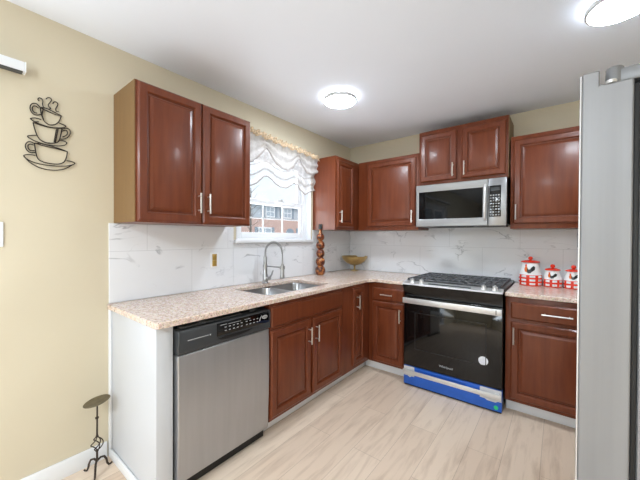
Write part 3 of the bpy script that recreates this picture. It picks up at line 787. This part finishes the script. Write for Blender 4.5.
# ------------------------------------------------------------------ counter objects
gd = thing('gourd_sculpture', 'brown carved sculpture of five stacked balls on the counter corner', 'sculpture', (.112, -.752, ZC))
prof = [(0, .0005), (.030, .0005)]
for zc, r in ((.048, .054), (.142, .050), (.229, .045), (.317, .046), (.403, .041)):
    for k in range(-5, 6):
        a = k / 5 * math.radians(62); prof.append((r * math.cos(a), zc + r * math.sin(a) * 1.08))
prof += [(.018, .446), (.014, .462), (.017, .484), (0, .485)]
MB().lathe(prof, n=28).build('body', M['gourd'], gd, smooth=80)
MB().lathe([(0, .4855), (.019, .4855), (.024, .492), (.024, .530), (.019, .541), (0, .542)], n=20).build('cap', M['ink'], gd)

bw = thing('pedestal_bowl', 'gold pedestal bowl standing in the counter corner', 'bowl', (.165, -.150, ZC))
MB().lathe([(0, .0005), (.046, .0005), (.046, .005), (.030, .009), (.014, .014), (.010, .03), (.010, .055), (.016, .066), (0, .066)], n=32).build('stem', M['gold'], bw)
MB().lathe([(0, .0665), (.035, .070), (.080, .086), (.118, .112), (.146, .146), (.158, .176), (.154, .177), (.141, .149), (.113, .117), (.077, .092), (.03, .077), (0, .075)], n=48).build('bowl', M['gold'], bw)

def canister(loc, s, hs, label, rows):
    """ceramic canister: checked red band, white shoulder, red lid"""
    c = thing('canister', label, 'canister', loc, 0, 'rooster canisters on the counter')
    R = .080 * s; hb = .092 * hs; ht = .196 * hs; N = 64
    zs = [0.001]; kinds = []
    rh = hb / rows
    for q in range(rows):
        zs += [rh * q + rh * .30, rh * q + rh * .85]; kinds += ['r', 'w']
    zs.append(hb); kinds.append('r')
    prof = [(0, .0006), (R * .97, .001)] + [(R * (1 + .02 * math.sin(PI * z / hb)), z) for z in zs[1:]]
    n_b = len(prof)
    prof += [(R * .97, hb + .004), (R * .86, hb + (ht - hb) * .45), (R * .72, ht - .012), (R * .66, ht - .003), (R * .60, ht)]
    prof += [(0, ht)]
    def mf(i, k):
        if i == 0: return 0
        if i < n_b - 1: return 0 if kinds[i - 1] == 'w' and (k % 8) < 5 else 1
        return 0
    MB().lathe(prof, n=N, mifun=mf).build('body', [M['ceramic'], M['red']], c, smooth=40)
    lid = MB(); r2 = R * .82
    lid.lathe([(0, ht + .0005), (r2, ht + .0005), (r2 * 1.03, ht + .004), (r2 * .96, ht + .010), (r2 * .5, ht + .017), (0, ht + .018)], n=40)
    lo = lid.build('lid', M['red'], c)
    kb = MB(); kb.lathe([(0, ht + .018), (.008, ht + .018), (.009, ht + .022)] + [(.017 * math.cos(a), ht + .034 + .016 * math.sin(a)) for a in [math.radians(x) for x in range(-50, 90, 20)]] + [(0, ht + .0502)], n=24)
    kb.build('knob', M['red'], lo)
    # rooster painted on the shoulder
    def surf(u, v, w):
        z = hb + .004 + (ht - hb - .016) * v
        r = R * (.97 - .11 * min(v / .45, 1) - .14 * max(0, (v - .45) / .55)) + w + .0008
        a = -PI / 2 + u - .05
        return (r * math.cos(a), r * math.sin(a), z)
    e = MB()
    e.prism([(-.36, .60), (-.26, .22), (-.06, .10), (.14, .14), (.34, .40), (.30, .62), (.10, .50), (-.10, .46), (-.24, .70)], surf, .0008, 0)
    e.prism([(-.52, .50), (-.42, .26), (-.22, .20), (-.22, .60), (-.30, .84), (-.46, .80)], surf, .0012, 1)
    e.prism([(.06, .42), (.28, .28), (.54, .44), (.64, .68), (.50, .84), (.32, .74), (.16, .62)], surf, .0012, 0)
    e.prism([(-.50, .80), (-.48, .98), (-.40, .90), (-.32, .98), (-.28, .82)], surf, .0014, 2)
    e.build('rooster_emblem', [M['ink'], M['orange'], M['red']], c, smooth=0)
    return c
canister((1.915, -.115, ZC), 1.02, 1.0, 'largest red and white rooster canister, nearest the range', 3)
canister((2.0675, -.112, ZC), .79, .70, 'small red and white rooster canister in the middle of the three', 2)
canister((2.201, -.110, ZC), .79, .70, 'rightmost of the three rooster canisters, half hidden by the refrigerator', 2)

# ------------------------------------------------------------------ wall things
ol = thing('outlet', 'brass outlet plate on the tiles under the left wall cabinet', 'outlet', (tb, -1.953, 1.135), R90)
MB().box(-.035, -.0004, -.058, .035, -.004, .058, .0015).build('plate', M['ceramic'], ol)
for z in (-.024, .024):
    MB().box(-.019, -.0042, z - .0235, .019, -.0068, z + .0235, .002).build('socket', M['brass'], ol)
ol2 = thing('outlet', 'dark grey outlet on the back tiles beside the refrigerator edge', 'outlet', (2.262, -tb, 1.300), 0)
MB().box(-.037, -.0004, -.058, .037, -.007, .058, .004).build('plate', M['hinge'], ol2)
for z in (-.024, .024): MB().box(-.017, -.0072, z - .017, .017, -.010, z + .017, .003).build('socket', M['charcoal'], ol2)
sw = thing('light_switch', 'white light switch plate cut by the left edge of the photo', 'light switch', (0, -3.122, 1.322), R90)
MB().box(-.035, -.0004, -.060, .035, -.007, .060, .003).build('plate', M['vinyl'], sw)
MB().box(-.016, -.0072, -.033, .016, -.011, .033, .002).build('rocker', M['white'], sw)

hr = thing('blind_headrail', 'white vertical blind headrail end high on the left wall', 'headrail', (0, -3.012, 2.116), R90)
MB().box(-2.10, -.016, 0.0, -.006, -.060, .046, .003).build('rail', M['vinyl'], hr)
MB().box(-2.10, -.022, -.006, -.012, -.056, -.0003).build('track', M['charcoal'], hr)
MB().box(-.0055, -.014, -.003, .0, -.062, .047, .002).build('end_cap', M['vinyl'], hr)
for x in (-.08, -1.0, -2.0): MB().box(x - .012, -.0005, .008, x + .012, -.0155, .038).build('bracket', M['vinyl'], hr)

# cup-and-saucer wire art; outline points are (y, z) on the wall
ART = {'cup_top': [[(-2.953, 1.974), (-2.95, 1.944), (-2.94, 1.913), (-2.929, 1.902), (-2.915, 1.898), (-2.896, 1.906), (-2.88, 1.926), (-2.87, 1.96)], [(-2.955, 1.976), (-2.937, 1.97), (-2.914, 1.963), (-2.892, 1.959), (-2.87, 1.96)], [(-2.87, 1.96), (-2.888, 1.966), (-2.911, 1.974), (-2.933, 1.979), (-2.955, 1.976)], [(-2.942, 1.972), (-2.947, 1.94), (-2.941, 1.918)]], 'handle_top': [[(-2.955, 1.976), (-2.969, 1.99), (-2.985, 1.984), (-2.992, 1.966), (-2.989, 1.946), (-2.978, 1.933), (-2.964, 1.934), (-2.951, 1.942)], [(-2.96, 1.97), (-2.971, 1.977), (-2.981, 1.972), (-2.984, 1.958), (-2.978, 1.944), (-2.966, 1.943)]], 'saucer_top': [[(-2.992, 1.908), (-2.973, 1.916), (-2.951, 1.915)], [(-2.992, 1.908), (-2.976, 1.896), (-2.951, 1.89), (-2.922, 1.886), (-2.892, 1.889), (-2.865, 1.898), (-2.851, 1.909), (-2.865, 1.915), (-2.88, 1.918)], [(-2.976, 1.896), (-2.959, 1.901)]], 'cup_mid': [[(-2.981, 1.891), (-2.976, 1.864), (-2.966, 1.829), (-2.952, 1.808), (-2.93, 1.801), (-2.907, 1.804), (-2.884, 1.817), (-2.875, 1.843), (-2.867, 1.895)], [(-2.981, 1.891), (-2.951, 1.886), (-2.915, 1.884), (-2.867, 1.893)], [(-2.89, 1.883), (-2.895, 1.847), (-2.9, 1.811)], [(-2.884, 1.885), (-2.889, 1.849), (-2.895, 1.811)]], 'handle_mid': [[(-2.867, 1.888), (-2.849, 1.9), (-2.835, 1.894), (-2.833, 1.874), (-2.845, 1.85), (-2.865, 1.836), (-2.877, 1.835)], [(-2.867, 1.878), (-2.853, 1.888), (-2.845, 1.88), (-2.848, 1.863), (-2.865, 1.848)]], 'saucer_mid': [[(-2.966, 1.83), (-2.987, 1.824), (-3.002, 1.816), (-2.987, 1.804), (-2.959, 1.795), (-2.922, 1.791), (-2.885, 1.795), (-2.857, 1.806), (-2.848, 1.82), (-2.859, 1.828), (-2.875, 1.826)]], 'cup_low': [[(-2.976, 1.788), (-2.973, 1.755), (-2.966, 1.718), (-2.952, 1.702), (-2.923, 1.696), (-2.885, 1.699), (-2.86, 1.714), (-2.849, 1.743), (-2.845, 1.774)], [(-2.976, 1.788), (-2.952, 1.791), (-2.915, 1.788), (-2.877, 1.782), (-2.845, 1.774)], [(-2.976, 1.788), (-2.944, 1.783), (-2.9, 1.78), (-2.845, 1.774)]], 'handle_low': [[(-2.976, 1.785), (-2.991, 1.791), (-3.004, 1.784), (-3.01, 1.765), (-3.004, 1.746), (-2.991, 1.737), (-2.973, 1.741)], [(-2.979, 1.777), (-2.991, 1.779), (-3.0, 1.772), (-3.0, 1.758), (-2.991, 1.747), (-2.976, 1.75)]], 'saucer_low': [[(-2.973, 1.726), (-2.998, 1.725), (-3.016, 1.715), (-2.998, 1.697), (-2.966, 1.687), (-2.923, 1.685), (-2.877, 1.689), (-2.837, 1.7), (-2.813, 1.716), (-2.829, 1.724), (-2.849, 1.724)], [(-3.016, 1.715), (-3.001, 1.694), (-2.98, 1.677), (-2.952, 1.665), (-2.915, 1.662), (-2.881, 1.668), (-2.853, 1.681), (-2.813, 1.716)]], 'steam': [[(-2.958, 2.007), (-2.963, 2.015), (-2.957, 2.024), (-2.948, 2.022), (-2.944, 2.012), (-2.945, 1.996), (-2.942, 1.983), (-2.937, 1.979)], [(-2.932, 2.026), (-2.925, 2.036), (-2.914, 2.038), (-2.91, 2.028), (-2.917, 2.013), (-2.923, 2.001), (-2.92, 1.991), (-2.913, 1.985), (-2.922, 1.978), (-2.929, 1.98)], [(-2.905, 2.012), (-2.899, 2.024), (-2.889, 2.025), (-2.884, 2.015), (-2.889, 2.0), (-2.893, 1.988), (-2.89, 1.977), (-2.881, 1.978)]]}
wa = thing('wall_art', 'black wire wall art of three stacked coffee cups and saucers', 'wall art', (0, 0, 0))
def smooth_line(pts, n=5):
    out = []; P = [Vector((0, a, b)) for a, b in pts]; N = len(P)
    for i in range(N - 1):
        p0, p1, p2, p3 = P[max(i - 1, 0)], P[i], P[i + 1], P[min(i + 2, N - 1)]
        for k in range(n):
            t = k / n
            out.append(.5 * ((2 * p1) + (p2 - p0) * t + (2 * p0 - 5 * p1 + 4 * p2 - p3) * t * t + (3 * p1 - p0 - 3 * p2 + p3) * t ** 3))
    out.append(P[-1]); return out
ART_NAME = dict(cup_top='cup', cup_mid='cup', cup_low='cup', handle_top='cup_handle', handle_mid='cup_handle', handle_low='cup_handle', saucer_top='saucer', saucer_mid='saucer', saucer_low='saucer', steam='steam_curl')
art_objs = {}
for key, lines in ART.items():
    if key == 'steam':
        for l in lines: MB().tube([(.009, p.y, p.z) for p in smooth_line(l)], 0.0024, 6).build('steam_curl', M['wire'], wa)
        continue
    m = MB()
    for l in lines: m.tube([(.009, p.y, p.z) for p in smooth_line(l)], .0026, 6)
    if key == 'cup_mid': m.tube([(.0, -2.92, 1.803), (.009, -2.92, 1.803)], .003, 6)
    art_objs[key] = m.build(ART_NAME[key], M['wire'], wa if not key.startswith('handle') else art_objs[key.replace('handle', 'cup')])

# ------------------------------------------------------------------ candle stand on the floor
cd = thing('candle_stand', 'dark wrought-iron candle stand with round tray on the floor by the end panel', 'candle stand', (.102, -2.738, 0))
ps = MB(); ps.tube([(0, 0, .062), (0, 0, .12)], .0055, 8); ps.tube([(0, 0, .200), (.002, 0, .30), (.004, 0, .392)], [.005, .0045, .004], 8)
ps.lathe([(0, .300), (.009, .303), (.009, .310), (0, .313)], n=12); ps.lathe([(0, .116), (.008, .120), (.007, .128), (0, .130)], n=12); ps.lathe([(0, .196), (.008, .200), (.006, .210), (0, .214)], n=12)
ps.build('stem', M['bronze'], cd)
cg = MB()
for k in range(4):
    pts = []
    for i in range(13):
        t = i / 12; a = k * PI / 2 + t * PI * .9; r = .004 + .024 * math.sin(PI * t); pts.append((r * math.cos(a), r * math.sin(a), .125 + .075 * t))
    cg.tube(pts, .003, 6)
cg.build('twisted_cage', M['bronze'], cd)
for ang in (100, 215, -25):
    a = math.radians(ang); pts = []
    for r, z in ((0, .066), (.018, .076), (.036, .070), (.047, .048), (.052, .022), (.060, .008), (.070, .007), (.077, .012)): pts.append((r * math.cos(a), r * math.sin(a), z))
    MB().tube(pts, [.0055] * 5 + [.005, .0045, .004], 8).build('leg', M['bronze'], cd)
pl = MB(); pl.lathe([(0, 0), (.050, .001), (.060, .006), (.063, .008), (.061, .010), (.050, .006), (.018, .004), (0, .004)], n=40)
pl.bm.transform(Matrix.Translation((.004, 0, .393)) @ Matrix.Rotation(math.radians(9), 4, 'X') @ Matrix.Rotation(math.radians(-4), 4, 'Y'))
pl.build('tray', M['plate'], cd)

# ------------------------------------------------------------------ valance over the sink window
vl = thing('valance', 'sheer white swag valance with gold ruffle across the sink window', 'curtain', (0, 0, 0))
BOT = [(-1.80, 1.80), (-1.71, 1.84), (-1.636, 1.751), (-1.596, 1.769), (-1.554, 1.792), (-1.484, 1.856), (-1.44, 1.863), (-1.394, 1.845), (-1.348, 1.813), (-1.29, 1.789), (-1.201, 1.789), (-1.132, 1.825), (-1.096, 1.849), (-1.038, 1.838), (-1.004, 1.797), (-.926, 1.756), (-.867, 1.788), (-.770, 1.820)]
TOPZ = [(-1.80, 2.20), (-1.57, 2.20), (-1.334, 2.182), (-1.06, 2.172), (-.77, 2.150)]
def interp(tab, y):
    for (a, za), (b, zb) in zip(tab, tab[1:]):
        if a <= y <= b: return za + (zb - za) * (y - a) / (b - a)
    return tab[0][1] if y < tab[0][0] else tab[-1][1]
NY, NT = 120, 48
SWAG = [(-1.80, 1.97), (-1.72, 1.93), (-1.64, 1.95), (-1.56, 2.02), (-1.485, 2.10), (-1.44, 2.06), (-1.38, 1.99), (-1.30, 1.955), (-1.22, 1.95), (-1.15, 1.985), (-1.09, 2.07), (-1.05, 2.09), (-1.01, 2.03), (-.94, 1.97), (-.86, 1.965), (-.77, 2.00)]
def vpt(y, t, bot, xo, amp, folds):
    zt, zb = interp(TOPZ, y), interp(bot, y)
    gather = math.exp(-((y + 1.475) / .05) ** 2) + math.exp(-((y + 1.06) / .05) ** 2)
    x = xo + amp * math.sin(2 * PI * folds * t + .4) * (.4 + .6 * t) + .006 * math.sin(y * 95) * (1 - .6 * t) - .010 * gather * math.sin(PI * t)
    return (x, y, zt + (zb - zt) * t)
def layer(name, bot, xo, amp, folds, material, ret):
    grid = MB()
    G = [[grid.bm.verts.new(vpt(-1.80 + 1.03 * i / NY, j / NT, bot, xo, amp, folds)) for j in range(NT + 1)] for i in range(NY + 1)]
    if ret:
        for sfr in (.33, .66, 1.0):
            colv = []
            for j in range(NT + 1):
                p = vpt(-.77, j / NT, bot, xo, amp, folds); colv.append(grid.bm.verts.new((p[0] + (.004 - p[0]) * sfr, p[1] + .010 * sfr, p[2])))
            G.append(colv)
    for ca, cb_ in zip(G, G[1:]):
        for j in range(NT): grid.bm.faces.new((ca[j], cb_[j], cb_[j + 1], ca[j + 1]))
    return grid.build(name, material, vl, smooth=180, fix=False)
layer('sheer_panel', BOT, .040, .014, 3.0, M['sheer'], True)
layer('swag', SWAG, .078, .012, 2.4, M['swag'], False)
for bot, xo, amp, folds, t, r in ((BOT, .040, .014, 3.0, 1.0, .0055), (BOT, .042, .014, 3.0, .80, .004), (BOT, .042, .014, 3.0, .60, .0035), (SWAG, .078, .012, 2.4, 1.0, .004)):
    MB().tube([vpt(-1.80 + 1.03 * i / NY, t, bot, xo, amp, folds) for i in range(NY + 1)], r, 6).build('trim_cord', M['lace'], vl)
rf = MB()
prev = None; NR = 240
for i in range(NR + 1):
    y = -1.80 + 1.04 * i / NR; z = interp(TOPZ, y)
    ph = i * 1.1
    a = rf.bm.verts.new((.088 + .012 * math.sin(ph), y, z + .026 + .010 * math.sin(ph * .37))); c = rf.bm.verts.new((.090 + .005 * math.sin(ph + .8), y, z + .002)); d = rf.bm.verts.new((.096 + .010 * math.sin(ph + 2), y, z - .022 + .010 * math.sin(ph * .23)))
    if prev: rf.bm.faces.new((prev[0], a, c, prev[1])); rf.bm.faces.new((prev[1], c, d, prev[2]))
    prev = (a, c, d)
rfo = rf.build('ruffle', M['gold_lace'], vl, smooth=180, fix=False); rfo['label'] = 'gold lace ruffle'
so = rfo.modifiers.new('thickness', 'SOLIDIFY'); so.thickness = .0012
rd = MB(); rd.tube([(.045, -1.81, 2.196), (.045, -.764, 2.150)], .007, 10); rd.tube([(.045, -.766, 2.1505), (.0005, -.766, 2.1505)], .006, 8); rd.tube([(.045, -1.80, 2.1955), (.0005, -1.80, 2.1955)], .006, 8)
rd.build('rod', M['vinyl'], vl)

# ------------------------------------------------------------------ outside: street with a townhouse
GZ = -0.25
struct('ground', MB().box(-45, -30, GZ - .1, -.6, 60, GZ), M['asphalt'])
tw = thing('townhouse', 'pale brick townhouse across the street seen through the sink window', 'house', (-22, 10, GZ))
MB().box(-8, 0, 0, 0, 18, 3.45).build('brick_storey', M['brick'], tw)
MB().box(-8, 0, 3.45, -.05, 18, 5.1).build('siding_storey', M['siding'], tw)
rfm = MB(); rfm.prism([(.5, 5.1), (-4, 5.75), (-8.4, 5.1)], lambda u, v, w: (u, w, v), 18.4); rfm.build('roof', M['roof'], tw)
def far_window(y, z, w, h, shut=True):
    f = MB(); f.box(.0, y - w / 2 - .1, z - h / 2 - .1, .08, y + w / 2 + .1, z + h / 2 + .1)
    fo = f.build('window', M['vinyl'], tw)
    p = MB()
    for k in range(2):
        for q in range(2): p.box(.081, y - w / 2 + k * w / 2 + .04, z - h / 2 + q * h / 2 + .04, .095, y - w / 2 + (k + 1) * w / 2 - .04, z - h / 2 + (q + 1) * h / 2 - .04)
    p.build('pane', M['pane'], fo)
    if shut:
        for s in (-1, 1):
            c = y + s * (w / 2 + .32); MB().box(.0, c - .2, z - h / 2 - .1, .06, c + .2, z + h / 2 + .1).build('shutter', M['shutter'], tw)
for y in (2.2, 4.6, 8.6, 11.2, 14.5): far_window(y, 4.25, 1.1, 1.0)
for y in (2.6, 7.9, 14.0): far_window(y, 1.95, 1.6, 1.1)
ar = MB(); pts = [(11.05, 0.0), (12.25, 0.0), (12.25, 2.1)] + [(11.65 + .6 * math.cos(a), 2.1 + .45 * math.sin(a)) for a in [PI * k / 10 for k in range(1, 10)]] + [(11.05, 2.1)]
ar.prism(pts, lambda u, v, w: (.0 + w, u, v), .08); ar.build('door', M['shutter'], tw)
def bush(loc, r, label):
    b = bmesh.new(); bmesh.ops.create_icosphere(b, subdivisions=4, radius=r)
    for v in b.verts:
        n = v.co.normalized(); k = 1 + .13 * math.sin(9 * n.x + 3) * math.sin(8 * n.y) + .10 * math.sin(17 * n.z + 5 * n.x) + random.uniform(-.05, .05)
        v.co = n * r * k; v.co.z *= .9; v.co.z += r * .82
    m = MB(); m.bm.free(); m.bm = b
    o = m.build('bush', M['leaf'], smooth=180); o.location = loc; tag(o, label, 'bush'); return o
bush((-13, 7.4, GZ), 1.05, 'pale green bush outside at the lower left of the window')
bush((-18, 9.4, GZ), 1.2, 'larger rounded shrub by the townhouse behind the first bush')
tr = thing('bare_tree', 'bare young tree with thin branches outside the sink window', 'tree', (-11, 7.2, GZ))
MB().tube([(0, 0, 0), (.03, .02, 1.2), (-.02, .05, 2.6), (.05, .0, 4.2)], [.09, .07, .05, .02], 8).build('trunk', M['bark'], tr)
for k in range(14):
    z = 1.6 + k * .18; a = k * 2.4; L_ = 1.0 - k * .035
    p = [Vector((.0, .03, z))]
    for s in range(1, 5): p.append(p[0] + Vector((math.cos(a + .15 * s) * L_ * s / 4, math.sin(a + .15 * s) * L_ * s / 4, L_ * .8 * (s / 4) ** 1.3)))
    MB().tube(p, [.02, .015, .012, .009, .005], 5).build('branch', M['bark'], tr)
